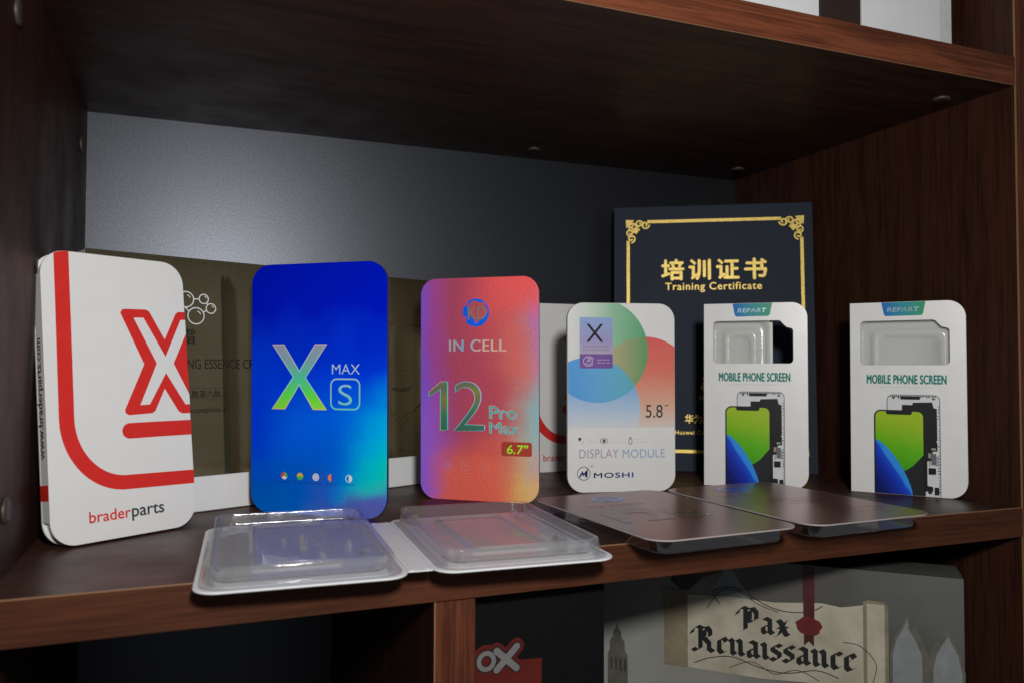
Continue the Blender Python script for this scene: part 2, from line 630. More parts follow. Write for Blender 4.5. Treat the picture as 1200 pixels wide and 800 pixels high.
# ---- white box with the red X emblem
def emblem_box(loc, yaw, lean):
    w, h, t = .102, .195, .012
    root = thing('phone_part_box', 'large white box with red outlined X, standing at the left end near the side panel', 'box', loc, yaw, lean,
                 'white boxes with a red X emblem')
    R = .0165
    b = MB()
    plate(b, [rr(0, w, 0, h, R)], 0, .0016, .0003)
    cov = b.build('front_cover', WHITE, root)
    b = MB()
    plate(b, [rr(0, w, 0, h, R)], t - .0016, t, .0003)
    b.build('back_cover', WHITE, root)
    b = MB()
    plate(b, [rr(.0022, w - .0012, .0015, h - .0015, R - .001)], .0018, t - .0018, .0004)
    b.build('inner_tray', WHITE2, root)
    b = MB()
    b.box(0.0002, .0009, .0003, t - .0003, R, h - R)
    sp = b.build('spine', WHITE, root)
    # print on the spine, read upwards
    cu = bpy.data.curves.new('t', 'FONT')
    cu.body = 'www.braderparts.com'
    cu.offset = .012
    vs, fs = curve_mesh(cu)
    ax, bx = min(v.x for v in vs), max(v.x for v in vs)
    s = .079 / (bx - ax)
    b = MB()
    b.add([(-.0001, .0040 + v.y * s * 1.05, .057 + (v.x - ax) * s) for v in vs], fs)
    b.build('lettering', BLACK, sp)
    b = MB()
    b.box(-.0001, .0003, .0004, t - .0004, .0305, .0405)
    b.build('stripe', RED, sp)
    b = MB()
    b.flat(clip([(.0084, .150), (.0181, .150), (.0184, .196), (.0086, .196)], rr(.0002, w - .0002, .0002, h - .0002, R)), .0002)
    path = [(13.25, 150), (12.7, 82)] + arc(52, 82, 39.3, 45.3, 180, 270, 22)[1:] + [(75, 36), (101.9, 35.2)]
    b.ribbon(mm(path), .0098, .0002)
    b.build('stripe', RED, cov)
    b = MB()
    out = [(52.2, 154.6), (53.2, 156.8), (55, 157.6), (71, 158), (73.6, 156.8), (84.6, 136.6), (94.4, 156.2), (96.5, 157.6), (101.9, 157.8),
           (101.9, 119), (101.9, 82), (95.5, 82), (92.6, 83.6), (82.6, 100.6), (74.4, 84.6), (72, 83.2), (55, 82.6), (52.6, 84), (52.2, 86.4), (67.9, 118.4)]
    b.flat(mm(out), .0002)
    b.ribbon(mm([(54.9, 71.7), (75, 71.7), (101.9, 71.5)]), .0108, .0002, cap=False)
    b.flat([(.0549 + .0054 * cos(RD(a)), .0717 + .0054 * sin(RD(a))) for a in range(90, 271, 12)], .0002)
    inn = [(61.6, 151.6), (69, 151.9), (84.5, 123.8), (98, 151.6), (101.9, 151.8), (101.9, 141.5), (90.6, 119), (101.9, 96), (101.9, 88.6), (98.3, 88.6), (84.2, 112), (70.6, 89.6), (63.4, 89.3), (77.4, 119)]
    b.flat(mm(inn), .0003, 1)
    b.build('emblem', [RED, WHITE], cov)
    b = MB()
    text(b, 'brader', .0245, .0526, .0128, h=.0002, bold=.02)
    text(b, 'parts', .0536, .0770, .0128, h=.0002, bold=.02, mat=1)
    b.build('lettering', [RED, CHAR], cov)
    return root


bp = emblem_box((.015, .110, .0015), RD(32.6), RD(7.2))
dup(bp, 'white box with red X half hidden, by the back panel behind the pink foil box', (.4365, .345, .0003), RD(-.5), RD(1.2)).scale = (.965, .965, .965)


# ---- blue foil box
def foil_body(root, w, h, t, R, face, side):
    b = MB()
    plate(b, [rr(0, w, 0, h, R)], 0, .0012, .0004)
    o = b.build('front_cover', face, root)
    b = MB()
    plate(b, [rr(.0055, w - .0055, .0055, h - .0055, R - .004)], .0013, t, .0006)
    b.build('inner_tray', CLEAR, root)
    b = MB()
    plate(b, [rr(.0004, w - .0004, .0004, h - .0004, R)], t + .0001, t + .0010, .0003)
    b.build('back_cover', side, root)
    return o


BX, BY, BYAW, bw, bh = .1417, .2131, RD(-38.6), .1208, .1995
i0 = incoming(BX, BY, BYAW, 0, bh / 2)
i1 = incoming(BX, BY, BYAW, bw, bh / 2)
j0 = incoming(BX, BY, BYAW, bw / 2, 0)
j1 = incoming(BX, BY, BYAW, bw / 2, bh)
BLUEF = holo('blue_diffraction_foil', i0[0], i1[0], j0[1], j1[1], paint_blue)
blue = thing('foil_box', 'blue holographic foil box with rainbow X beside MAX and a framed S', 'box', (BX, BY, 0), BYAW, RD(-.6))
body = foil_body(blue, bw, bh, .0042, .0165, BLUEF, plain('dark_blue_board', (.01, .015, .09), .5))
RAIN = grad('rainbow_stamping', 2, .084, .135, [(0, (.34, 1.0, .06)), (.22, (.12, 1.0, .10)), (.5, (.10, .72, .45)), (.78, (.28, .48, .58)), (1, (.38, .42, .56))], .3, .2)
RIM = grad('stamping_rim', 2, .084, .135, [(0, (.80, .80, .30)), (.5, (.3, .85, .9)), (1, (.72, .58, .55))], .3, .2)
CYAN = grad('pale_stamping', 2, .082, .121, [(0, (.18, .80, .78)), (.6, (.35, .70, .85)), (1, (.62, .74, .85))], .3, .2)
b = MB()
X1 = [(20.5, 134.7), (30.5, 134.7), (44.6, 113.6), (58.6, 134.7), (68.6, 134.7), (50.0, 108.8), (68.6, 83.8), (57.2, 83.8), (44.4, 103.2), (31.6, 83.8), (20.2, 83.8), (39.2, 109.2)]
b.ribbon(mm(X1), .0009, .00035, 1, closed=True)
b.flat(mm(X1), .0002, 0)
text(b, 'MAX', .0736, .098, .1116, .1194, .0002, 2, -.004)
b.ribbon(rr(.0728, .0978, .0842, .1078, .005), .0013, .0002, 2, closed=True)
text(b, 'S', .0793, .0913, .0874, .1035, .0002, 2, -.006)
b.build('lettering', [RAIN, RIM, CYAN], body)
b = MB()
ic = [plain('icon_red', (.8, .06, .03)), plain('icon_yellow', (.85, .5, .03)), plain('icon_green', (.08, .5, .08)), plain('icon_white', (.8, .82, .86)),
      plain('icon_orange', (.9, .28, .02)), plain('icon_blue', (.02, .08, .7)), plain('faint_navy_print', (.006, .03, .22))]
half = lambda cx, cz, r, a0: [(cx + r * cos(RD(a0 + k * 15)), cz + r * sin(RD(a0 + k * 15))) for k in range(13)]
for k, cx in enumerate((.0313, .0455, .0597, .0733, .0888)):
    cz, r = .0304, .0029
    if k == 0:
        for q, mi in enumerate((0, 3, 2)):
            b.flat([(cx, cz)] + [(cx + r * cos(RD(90 + 120 * q + 12 * j)), cz + r * sin(RD(90 + 120 * q + 12 * j))) for j in range(11)], .0002, mi)
    elif k == 1:
        b.flat(half(cx, cz, r, 0), .0002, 1)
        b.flat(half(cx, cz, r, 180), .0002, 2)
    elif k == 2:
        b.flat(circ(cx, cz, r), .0002, 3)
        b.ribbon(circ(cx, cz, r * .55, 16), .0004, .0003, 5, closed=True)
    elif k == 3:
        b.flat(half(cx, cz, r, 90), .0002, 4)
        b.flat(half(cx, cz, r, 270), .0002, 5)
    else:
        b.ribbon(circ(cx, cz, r * .92, 24), .0006, .0003, 3, closed=True)
        b.flat(half(cx, cz, r * .8, 270), .0002, 3)
    greek(b, cx - .0052, cx + .005, .0249, .0012, .0002, 6, k)
b.build('icon_row', ic, body)

# ---- pink foil box
PX, PY, PYAW, pw, ph = .288, .229, RD(-39), .110, .196
i0 = incoming(PX, PY, PYAW, 0, ph / 2)
i1 = incoming(PX, PY, PYAW, pw, ph / 2)
j0 = incoming(PX, PY, PYAW, pw / 2, 0)
j1 = incoming(PX, PY, PYAW, pw / 2, ph)
PINKF = holo('pink_diffraction_foil', i0[0], i1[0], j0[1], j1[1], paint_red)
pink = thing('foil_box', 'pink and orange holographic foil box with a big embossed 12 and blue globe', 'box', (PX, PY, 0), PYAW, RD(-.6))
body = foil_body(pink, pw, ph, .0042, .0145, PINKF, plain('dark_rose_board', (.12, .03, .05), .5))
OLIVE = grad('olive_stamping', 2, .06, .105, [(0, (.10, .30, .22)), (.12, (.14, .30, .20)), (.22, (.10, .42, .16)), (.32, (.30, .34, .16)), (.55, (.42, .42, .10)), (.72, (.26, .32, .20)), (1, (.32, .38, .28))], .22, .4, tilt=-.22)
GLINT = grad('painted_glint', 0, .005, .095, [(0, (.15, .25, 1)), (.15, (.05, .7, 1)), (.25, (.3, 1, .2)), (.4, (1, .9, .1)), (.5, (.25, 1, .1)), (.6, (.1, .8, 1)), (.72, (.2, 1, .6)), (.85, (.1, .75, .9)), (1, (.5, .7, 1))], .3, .2, tilt=.5)
GLINT2 = grad('warm_stamping_glint', 0, .02, .095, [(0, (.9, .42, .2)), (.3, (.2, .55, .8)), (.5, (.95, .6, .4)), (1, (.95, .55, .35))], .3, .2)
b = MB()
# every figure: painted glint copies set a touch to each side under the olive face
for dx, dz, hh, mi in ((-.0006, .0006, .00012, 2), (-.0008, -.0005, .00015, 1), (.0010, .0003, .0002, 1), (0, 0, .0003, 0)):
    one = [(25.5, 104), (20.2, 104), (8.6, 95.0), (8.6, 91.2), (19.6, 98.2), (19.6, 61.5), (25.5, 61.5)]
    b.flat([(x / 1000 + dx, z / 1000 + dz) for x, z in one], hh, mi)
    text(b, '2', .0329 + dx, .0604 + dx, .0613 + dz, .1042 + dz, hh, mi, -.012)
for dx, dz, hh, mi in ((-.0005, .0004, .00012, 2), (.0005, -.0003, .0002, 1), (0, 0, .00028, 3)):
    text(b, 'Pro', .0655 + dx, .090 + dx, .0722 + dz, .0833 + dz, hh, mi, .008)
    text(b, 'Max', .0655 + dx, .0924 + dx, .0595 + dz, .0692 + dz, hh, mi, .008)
b.build('model_number', [OLIVE, GLINT, GLINT2, grad('sea_stamping', 0, .065, .093, [(0, (.30, .22, .40)), (.3, (.10, .50, .55)), (.6, (.55, .45, .20)), (1, (.15, .55, .50))], .3, .2, tilt=.6)], body)
b = MB()
for dx, hh, mi in ((-.0004, .00015, 1), (.0002, .0002, 0)):
    text(b, 'IN CELL', .0278 + dx, .0807 + dx, .1309, .1414, hh, mi, 0, 1.08)
b.build('lettering', [GLINT2, GLINT], body)
b = MB()
b.flat(rr(.0764, .104, .0404, .0526, .002), .0002, 0)
text(b, '6.7"', .0815, .1005, .0425, .0502, .0003, 1, .02, shear=.12)
b.build('size_badge', [plain('brick_badge', (.46, .055, .03), .35), plain('lime_print', (.42, .95, .03), .35)], body)
b = MB()
gx, gz, gr = .0527, .165, .0124
b.flat(circ(gx, gz, gr), .0002, 0)
land = [(-.35, .78), (-.05, .86), (.3, .70), (.62, .72), (.8, .35), (.92, .0), (.7, -.2), (.45, -.35), (.2, -.62), (.02, -.82), (-.1, -.55), (-.35, -.3), (-.62, -.1), (-.42, .2), (-.55, .45)]
b.flat([(gx + gr * x, gz + gr * z) for x, z in land], .0003, 1)
b.flat([(gx + gr * x, gz + gr * z) for x, z in [(-.98, -.15), (-.75, -.35), (-.68, -.7), (-.85, -.48), (-.96, -.25)]], .0003, 1)
b.flat([(gx + gr * x, gz + gr * z) for x, z in [(-.85, .5), (-.6, .45), (-.55, .7), (-.68, .7)]], .0003, 1)
text(b, 'KD', .0452, .0621, .1588, .1702, .0004, 2, .03)
text(b, 'KD', .0455, .0624, .1590, .1704, .00045, 3, .008)
b.build('globe_emblem', [plain('globe_blue', (.0, .14, .95), .3), plain('globe_rose', (.55, .09, .10), .35), plain('emboss_violet', (.30, .16, .30), .3, .3), plain('emboss_grey', (.42, .27, .24), .3, .3)], body)
b = MB()
faint = plain('faint_emboss', (.85, .30, .24), .28, .2)
faint2 = plain('faint_emboss_violet', (.62, .30, .55), .28, .2)
for k, cx in enumerate((.026, .0435, .061, .079)):
    b.ribbon(circ(cx, .0305, .0044, 22), .0005, .0002, k == 0, closed=True)
    text(b, ('8', '+', 'H', 'P')[k], cx - .0018, cx + .0018, .0284, .0326, .0002, k == 0, 0)
    b.ribbon([(cx - .002, .0236), (cx + .002, .0236)], .0006, .0002, 0)
    greek(b, cx - .006, cx + .0055, .0206, .0012, .0002, 0, 20 + k)
b.build('icon_row', [faint, faint2], body)

# ---- white box with coloured circles
MX, MY, MYAW, mw, mh = .423, .206, RD(-13.5), .105, .178
mosh = thing('phone_part_box', 'white box printed with green, red and blue circles and a small X sticker', 'box', (MX, MY, 0), MYAW, RD(.3))
b = MB()
outl = rr(0, mw, 0, mh, .0155)
plate(b, [outl], 0, .006, .0007)
body = b.build('carton', WHITE, mosh)
b = MB()
lim = clip([(0.0004, .0605), (mw - .0004, .0605), (mw - .0004, mh - .0004), (.0004, mh - .0004)], rr(.0004, mw - .0004, .0004, mh - .0004, .0152))
rC, gC, bC = circ(.0756, .0974, .049, 96), circ(.0293, .133, .049, 96), circ(.0213, .0777, .049, 96)
W3 = (.76, .76, .75)
gR = grad('red_blend', 2, .058, .150, [(0, (.74, .66, .60)), (.28, (.74, .42, .30)), (.6, (.76, .20, .145)), (1, (.76, .12, .12))], .32)
gG = grad('green_blend', 0, .004, .078, [(0, W3), (.25, (.60, .70, .60)), (.55, (.30, .54, .36)), (1, (.11, .40, .19))], .32)
gB = grad('blue_blend', 2, .060, .122, [(0, (.68, .71, .75)), (.35, (.42, .57, .76)), (.7, (.17, .42, .78)), (1, (.10, .36, .78))], .32)
gRG = grad('red_green_overlap', 0, .038, .080, [(0, (.52, .45, .30)), (.4, (.36, .40, .21)), (1, (.12, .35, .15))], .32)
gBG = grad('blue_green_overlap', 0, .004, .072, [(0, (.10, .37, .78)), (.35, (.14, .42, .76)), (.7, (.14, .46, .62)), (1, (.12, .44, .50))], .32)
gBR = grad('blue_red_overlap', 2, .06, .11, [(0, (.62, .64, .70)), (1, (.30, .42, .62))], .32)
for poly, hh, mi in ((rC, .0001, 0), (gC, .00016, 1), (clip(gC, rC), .00022, 3), (bC, .00028, 2), (clip(bC, gC), .00034, 4)):
    q = clip(poly, lim)
    if q:
        b.flat(q, hh, mi)
b.build('circle_print', [gR, gG, gB, gRG, gBG], body)
b = MB()
b.flat(rr(.0117, .0436, .1297, .1642, (0, 0, .001, .001)), .0005, 0)
b.flat(rr(.0117, .0436, .1163, .1297, (.001, .001, 0, 0)), .0005, 1)
for dx, sgn in ((0, 1), (0, -1)):
    z0, z1 = (.1412, .158) if sgn > 0 else (.158, .1412)
    b.flat([(.0181, z0), (.0209, z0), (.0345, z1), (.0317, z1)], .0006 + .0001 * (sgn > 0), 2)
greek(b, .0143, .0192, .1592, .0013, .0006, 3, 3)
greek(b, .0145, .0405, .1362, .0013, .0006, 3, 4)
greek(b, .0145, .0405, .1330, .0013, .0006, 3, 5)
b.ribbon(arc(.0203, .1229, .0052, .0045, 20, 330, 24), .0006, .0006, 4)
b.ribbon(arc(.0203, .1229, .0036, .0030, 200, 480, 20), .0006, .0006, 4)
b.ribbon([(.0185, .1220), (.0203, .1245), (.0222, .1222)], .0007, .0006, 4)
greek(b, .0288, .0402, .1238, .0012, .0006, 4, 6)
greek(b, .0288, .0402, .1210, .0012, .0006, 4, 7)
b.build('sticker', [grad('lilac_sticker', 2, .13, .165, [(0, (.56, .46, .62)), (.4, (.42, .40, .70)), (1, (.34, .50, .80))], .22, .2),
                    plain('purple_band', (.20, .10, .36), .25), BLACK, plain('sticker_grey_print', (.16, .16, .24)), plain('sticker_pale_print', (.62, .55, .78))], body)
b = MB()
text(b, '5.8', .0758, .0925, .0697, .082, .0005, 0, 0)
b.flat(mm([(94.6, 80.4), (97.8, 80.9), (97.8, 81.8), (94.6, 81.4)]), .0005, 0)
# three feature icons with their captions
for cx in (.0128, ):
    b.flat(circ(cx - .001, .0500, .0016, 14), .0003, 0)
    b.ribbon([(.0120, .0498), (.0135, .0470), (.0152, .0485), (.0160, .0468), (.0148, .0450), (.0130, .0455)], .0005, .00035, 2)
b.ribbon(arc(.0352, .0482, .0036, .0022, 0, 360, 24)[:-1], .0005, .0003, 0, closed=True)
b.flat(circ(.0352, .0482, .0014, 16), .0003, 0)
b.ribbon(rr(.0592, .0622, .0452, .0500, .0006, 3), .0005, .0003, 0, closed=True)
b.flat(rr(.0601, .0613, .0506, .0516, 0), .0003, 0)
for k, (xa, xb) in enumerate(((.0196, .0262), (.0412, .0535), (.0648, .0765))):
    greek(b, xa, xa + (xb - xa) * .6, .0488, .0011, .0003, 2, 30 + k)
    greek(b, xa, xb, .0464, .0011, .0003, 2, 40 + k)
for x in (.0288, .0560):
    b.ribbon([(x, .0452), (x, .0512)], .0003, .0003, 2)
text(b, 'DISPLAY', .0112, .0493, .0322, .0405, .0003, 3, -.004, 1.05)
text(b, 'MODULE', .0532, .0945, .0320, .0400, .0003, 4, -.004, 1.05)
b.build('lettering', [CHAR, BLACK, GREYP, plain('mauve_foil_print', (.52, .42, .56), .25, .3), plain('sky_foil_print', (.36, .52, .78), .25, .3)], body)
b = MB()
b.ribbon(circ(.0155, .0180, .0061, 30), .0006, .0003, 0, closed=True)
b.flat(mm([(10.9, 14.8), (14.0, 20.6), (15.5, 18.0), (19.4, 22.6), (18.9, 14.6), (16.8, 14.6), (16.6, 17.2), (14.9, 15.6), (13.8, 17.4), (12.6, 14.6)]), .00035, 0)
b.ribbon(circ(.0233, .0246, .0009, 12), .0003, .0003, 0, closed=True)
text(b, 'MOSHI', .0253, .0634, .0138, .0184, .0003, 0, .022, 1.1)
b.build('logo', grad('navy_foil_print', 0, .01, .065, [(0, (.03, .04, .16)), (.6, (.03, .035, .12)), (.9, (.05, .06, .30)), (1, (.12, .14, .6))], .25, .3), body)


# ---- white boxes with a window and a printed phone
SW, SH, ST = .098, .1805, .010
GREENS = grad('green_screen_print', 2, .028, .080, [(0, (.030, .36, .006)), (.5, (.12, .48, .006)), (1, (.36, .55, .016))], .3, tilt=.25)
BLUES = grad('blue_swirl_print', 2, .030, .0875, [(0, (.004, .008, .05)), (.40, (.004, .012, .16)), (.72, (.006, .032, .44)), (.93, (.008, .07, .66)), (1, (.03, .30, .85))], .3, tilt=1.6)
BANNER = grad('blue_green_banner', 0, .028, .066, [(0, (.005, .13, .52)), (.45, (.006, .27, .34)), (1, (.006, .30, .10))], .3)


def window_loop(x0, x1, z0, z1):
    return ([(x0 + .004, z0)] + [(x1 - .004 + .004 * sin(RD(a)), z0 + .004 - .004 * cos(RD(a))) for a in range(0, 91, 15)] +
            [(x1, z1 - .0105)] + [(x1 - .003 + .003 * cos(RD(a)), z1 - .0105 + .003 * sin(RD(a))) for a in range(0, 91, 18)][1:] +
            [(x1 - .0062, z1 - .0066), (x1 - .0092, z1 - .0036), (x1 - .0114, z1 - .0008), (x1 - .0135, z1)] +
            [(x0 + .004 - .004 * sin(RD(a)), z1 - .004 + .004 * cos(RD(a))) for a in range(0, 91, 15)] +
            [(x0 + .004 - .004 * cos(RD(a)), z0 + .004 - .004 * sin(RD(a))) for a in range(0, 90, 15)])


def screen_box(label, loc, yaw, lean, open_right):
    root = thing('phone_screen_box', label, 'box', loc, yaw, lean, 'white window boxes with a printed phone')
    face = rr(0, SW, 0, SH, (0, .0150, .0150, 0))
    win = window_loop(.0090, .0848, .1210, .1630)
    b = MB()
    plate(b, [face, win], 0, .0009, .0002)
    cov = b.build('front_cover', WHITE, root)
    b = MB()
    b.box(.0002, .0008, .0010, ST, .0004, SH - .0004)
    b.build('spine', TEAL, root)
    # side walls of the sleeve
    b = MB()
    b.box(.0010, SW - .0156, .0010, ST, SH - .0010, SH - .0003)
    b.box(.0010, SW - .0156, .0010, ST, .0003, .0010)
    b.box(SW - .0010, SW - .0003, .0010, ST, .0154, SH - .0154)
    b.build('sleeve_wall', WHITE, root)
    b = MB()
    holes = [] if not open_right else [rr(.0655, .0905, .1155, .1690, .002)]
    plate(b, [rr(0, SW, 0, SH, (0, .0150, .0150, 0))] + holes, ST + .0002, ST + .0010, .0002)
    b.build('back_card', WHITE2, root)
    # clear insert seen in the window: stepped pan with a raised bed
    x1 = .0640 if open_right else .0962
    rings = []
    for (ins, y) in ((0, .0022), (.0035, .0022), (.0042, .0050), (.0065, .0054)):
        rings.append([(x, y, z) for x, z in rr(.0045 + ins, x1 - ins, .010 + ins, .1665 - ins, .008)])
    for (ins, y) in ((.0125, .0054), (.0130, .0038), (.0150, .0034), (.0185, .0034), (.0190, .0046)):
        rings.append([(x, y, z) for x, z in rr(.0045 + ins * 1.15, x1 - ins, .010 + ins, .1665 - ins * .95, .0065)])
    b = MB()
    n = len(rings[0])
    b.add([p for r in rings for p in r],
          [(i * n + k, i * n + (k + 1) % n, (i + 1) * n + (k + 1) % n, (i + 1) * n + k) for i in range(len(rings) - 1) for k in range(n)] +
          [[(len(rings) - 1) * n + k for k in range(n)]])
    b.build('clear_insert', INSERT, root, smooth=True)
    # print
    b = MB()
    b.flat(mm([(28, 180.2), (30, 169), (31.5, 167.2), (62, 167.4), (63.4, 169), (65.6, 180.2)]), .0002, 0)
    text(b, 'REPART', .0330, .0600, .1712, .1752, .0003, 1, .02, 1.05, shear=.1)
    b.build('banner', [BANNER, plain('banner_dark_print', (.30, .40, .42), .25, .5)], cov)
    b = MB()
    text(b, 'MOBILE PHONE SCREEN', .0148, .0818, .1036, .1118, .0002, 0, .085, 1.06)
    greek(b, .026, .071, .0998, .0013, .0002, 1, 9)
    b.build('lettering', [TEAL, GREYP], cov)
    # back view of the phone module
    b = MB()
    b.flat(rr(.0318, .0766, .0006, .0935, (0, 0, .0055, .0055)), .0002, 0)
    b.flat(rr(.0325, .0759, .0006, .0928, (0, 0, .0050, .0050)), .00025, 1)
    blk = [(.0448, .0840), (.0535, .0840), (.0540, .0862), (.0700, .0868), (.0712, .0815), (.0738, .0808), (.0740, .0420), (.0700, .0415), (.0698, .0330), (.0655, .0325), (.0655, .0100), (.0700, .0095), (.0702, .0050), (.0640, .0048), (.0640, .0006), (.0440, .0006)]
    b.flat(blk, .0003, 2)
    rnd = random.Random(4)
    for x in [.0345 + .0017 * k for k in range(23)]:
        hh = rnd.uniform(.0006, .0030)
        b.flat([(x, .0926 - hh), (x + rnd.uniform(.0007, .0016), .0926 - hh), (x + .0011, .0926), (x, .0926)], .00035, rnd.choice((2, 2, 0)))
    b.flat(mm([(43.5, 89), (60, 89), (60, 92), (43.5, 92)]), .0004, 2)
    for z in [.004 + .0028 * k for k in range(29)]:
        wd = rnd.uniform(.0004, .0014)
        b.flat([(.0757 - wd, z), (.0757, z), (.0757, z + rnd.uniform(.0006, .0020)), (.0757 - wd, z + .0008)], .00035, 2)
    for x, z, w_, h_, mi in ((.0688, .0292, .0040, .0105, 0), (.0720, .0285, .0028, .0090, 3), (.0663, .0355, .0022, .0045, 4), (.0668, .0280, .0014, .0050, 3), (.0664, .0205, .0062, .0060, 2),
                             (.0705, .0110, .0040, .0100, 1), (.0660, .0028, .0030, .0050, 2), (.0712, .0020, .0038, .0070, 2), (.0690, .0430, .0036, .0018, 3), (.0733, .0500, .0016, .0016, 1), (.0700, .0890, .0026, .0012, 2), (.0368, .0895, .0018, .0018, 2)):
        b.flat([(x, z), (x + w_, z), (x + w_, z + h_), (x, z + h_)], .00045, mi)
        if mi == 0:
            b.ribbon([(x + .0002, z + .0002), (x + w_, z + .0002), (x + w_, z + h_), (x, z + h_)], .0003, .0005, 3)
    b.build('module_print', [plain('grey_frame_print', (.10, .11, .12)), plain('board_white_print', (.66, .67, .68)), BLACK, plain('board_grey_print', (.30, .31, .32)), plain('board_copper_print', (.34, .22, .16))], cov)
    # front view of the phone
    b = MB()
    px0, px1, pz = .0207, .0637, .0790
    b.flat(rr(px0, px1, .0004, pz, (0, 0, .0060, .0060)), .0006, 0)
    scr = rr(px0 + .0013, px1 - .0013, .0006, pz - .0013, (0, 0, .0048, .0048))
    b.flat(scr, .0007, 1)
    gpoly = [(px0 + .0013, .0500), (.030, .034), (.0375, .0235), (.0430, .0218), (.0480, .0232), (.0540, .0278), (px1 - .0013, .0380)] + [p for p in scr if p[1] > .060]
    b.flat(gpoly, .0008, 2)
    bl = [(px0 + .0013, .0006), (px0 + .0013, .0510)] + [(px0 + .0013 + .0313 * sin(RD(a)) ** 1.42, .0006 + .0504 * cos(RD(a)) ** 1.42) for a in (9, 18, 27, 36, 45, 54, 63, 72, 81, 89.9)]
    b.flat(bl, .0009, 3)
    b.flat(rr(px0 + .0105, px1 - .0105, pz - .0042, pz - .0004, (.0018, .0018, 0, 0)), .00105, 0)
    b.build('phone_print', [BLACK, plain('dark_wallpaper_print', (.018, .021, .025), .4, 0, .15), GREENS, BLUES, CHAR], cov)
    return root


screen_box('white window box with printed phone in front of the navy certificate folder', (.572, .202, .0004), RD(-42.2), RD(1.7), True)
screen_box('white window box with printed phone, rightmost, against the walnut side panel', (.6805, .1195, .0004), RD(-52.7), RD(1.0), False).scale = (.988, .988, .988)

# ---- gold cream box
gt = thing('cream_box', 'long gold mirror-fronted cosmetics box with a white lower band, along the back', 'box', (.024, .19, .0006), RD(22.4), RD(1.5))
gw, gh, gd = .330, .2042, .032


def gold_panel_mat():
    m, nt, bs = new_mat('dotted_gold_mirror_film')
    co, xyz = objco(nt)
    dx = math_(nt, 'PINGPONG', xyz[0], .00085)
    dz = math_(nt, 'PINGPONG', xyz[2], .00085)
    r2 = math_(nt, 'ADD', math_(nt, 'MULTIPLY', dx, dx), math_(nt, 'MULTIPLY', dz, dz))
    size = mrange(nt, xyz[2], .160, .204, .00008, .00062)
    dot = math_(nt, 'LESS_THAN', math_(nt, 'SQRT', r2), size)
    nz = noise(nt, co, 25, 3)
    base = ramp(nt, nz, [(.3, (.41, .34, .185)), (.7, (.48, .40, .23))])
    nt.links.new(mix(nt, math_(nt, 'MULTIPLY', dot, .95), base, (.05, .038, .02)), bs.inputs['Base Color'])
    bs.inputs['Metallic'].default_value = .92
    bs.inputs['Roughness'].default_value = .075
    bump(nt, bs, nz, .05, .002)
    return m


b = MB()
b.box(.0004, gw, .0012, gd, 0, gh)
crt = b.build('carton', WHITE2, gt)
b = MB()
b.box(0, gw, 0, .0010, .0285, gh)
pan = b.build('gold_panel', gold_panel_mat(), gt)
b = MB()
b.box(0, gw, .0001, .0010, .0006, .0280)
b.build('white_band', BINDER, gt)
INK = plain('dark_bronze_print', (.022, .018, .012), .35, .3)
b = MB()
text(b, 'ING ESSENCE CREAM', .0735, .1470, .1148, .1228, .0002, 0, 0)
text(b, '\u971c', .0690, .0815, .1345, .1465, .0002, 0, .008)
text(b, '\u4e59\u9170\u57fa\u516d\u80bd-8', .0735, .1080, .0915, .0975, .0002, 0, .006)
b.ribbon([(.06, .0905), (.11, .0895)], .0003, .0002)
b.ribbon([(.06, .1000), (.11, .0990)], .0003, .0002)
text(b, 'Hexapeptide-8', .070, .108, .0795, h=.0002)
b.build('lettering', INK, pan)
b = MB()
mol = [((.0740, .1705), .0062), ((.0885, .1715), .0038), ((.0945, .1640), .0040), ((.0822, .1575), .0066)]
for (c, r) in mol:
    b.ribbon(circ(c[0], c[1], r, 28), .0009, .0002, closed=True)
    b.ribbon(arc(c[0], c[1], r * .6, r * .6, 20, 75, 8), .0007, .0002)
for p, q in (((.0801, .1711), (.0846, .1713)), ((.0908, .1683), (.0921, .1672)), ((.0908, .1623), (.0882, .1607)), ((.0745, .1642), (.0752, .1620)), ((.0730, .1642), (.0766, .1608))):
    b.ribbon([p, q], .0009, .00022)
b.build('molecule_drawing', plain('white_line_print', (.72, .74, .74), .35), pan)
b = MB()
fx = .2868
b.flat(mm([(273.2, 97), (280, 96.6), (286.5, 96.2), (293, 96.6), (300, 97.4), (296, 93.6), (290, 91.6), (283, 91.8), (277, 94)]), .0002)
for sx in (-1, 1):
    b.ribbon([(fx + sx * .006, .1570), (fx + sx * .014, .1592), (fx + sx * .024, .1570)], .0007, .0002)
    b.ribbon(arc(fx + sx * .015, .1490, .0080, .0030, 20, 160, 8), .0005, .0002)
    b.ribbon([(fx + sx * .038, .140), (fx + sx * .034, .100), (fx + sx * .022, .078), (fx + sx * .0006, .0665)], .0004, .0002)
b.ribbon([(fx - .005, .114), (fx, .1125), (fx + .005, .114)], .0006, .0002)
b.ribbon([(fx - .022, .080), (fx, .058), (fx + .022, .080)], .0003, .00022)
b.flat(circ(fx, .0545, .0011, 10), .00025)
b.flat(circ(fx, .0350, .0013, 10), .00025)
b.build('face_drawing', plain('faint_bronze_print', (.075, .058, .035), .3, .5), pan)

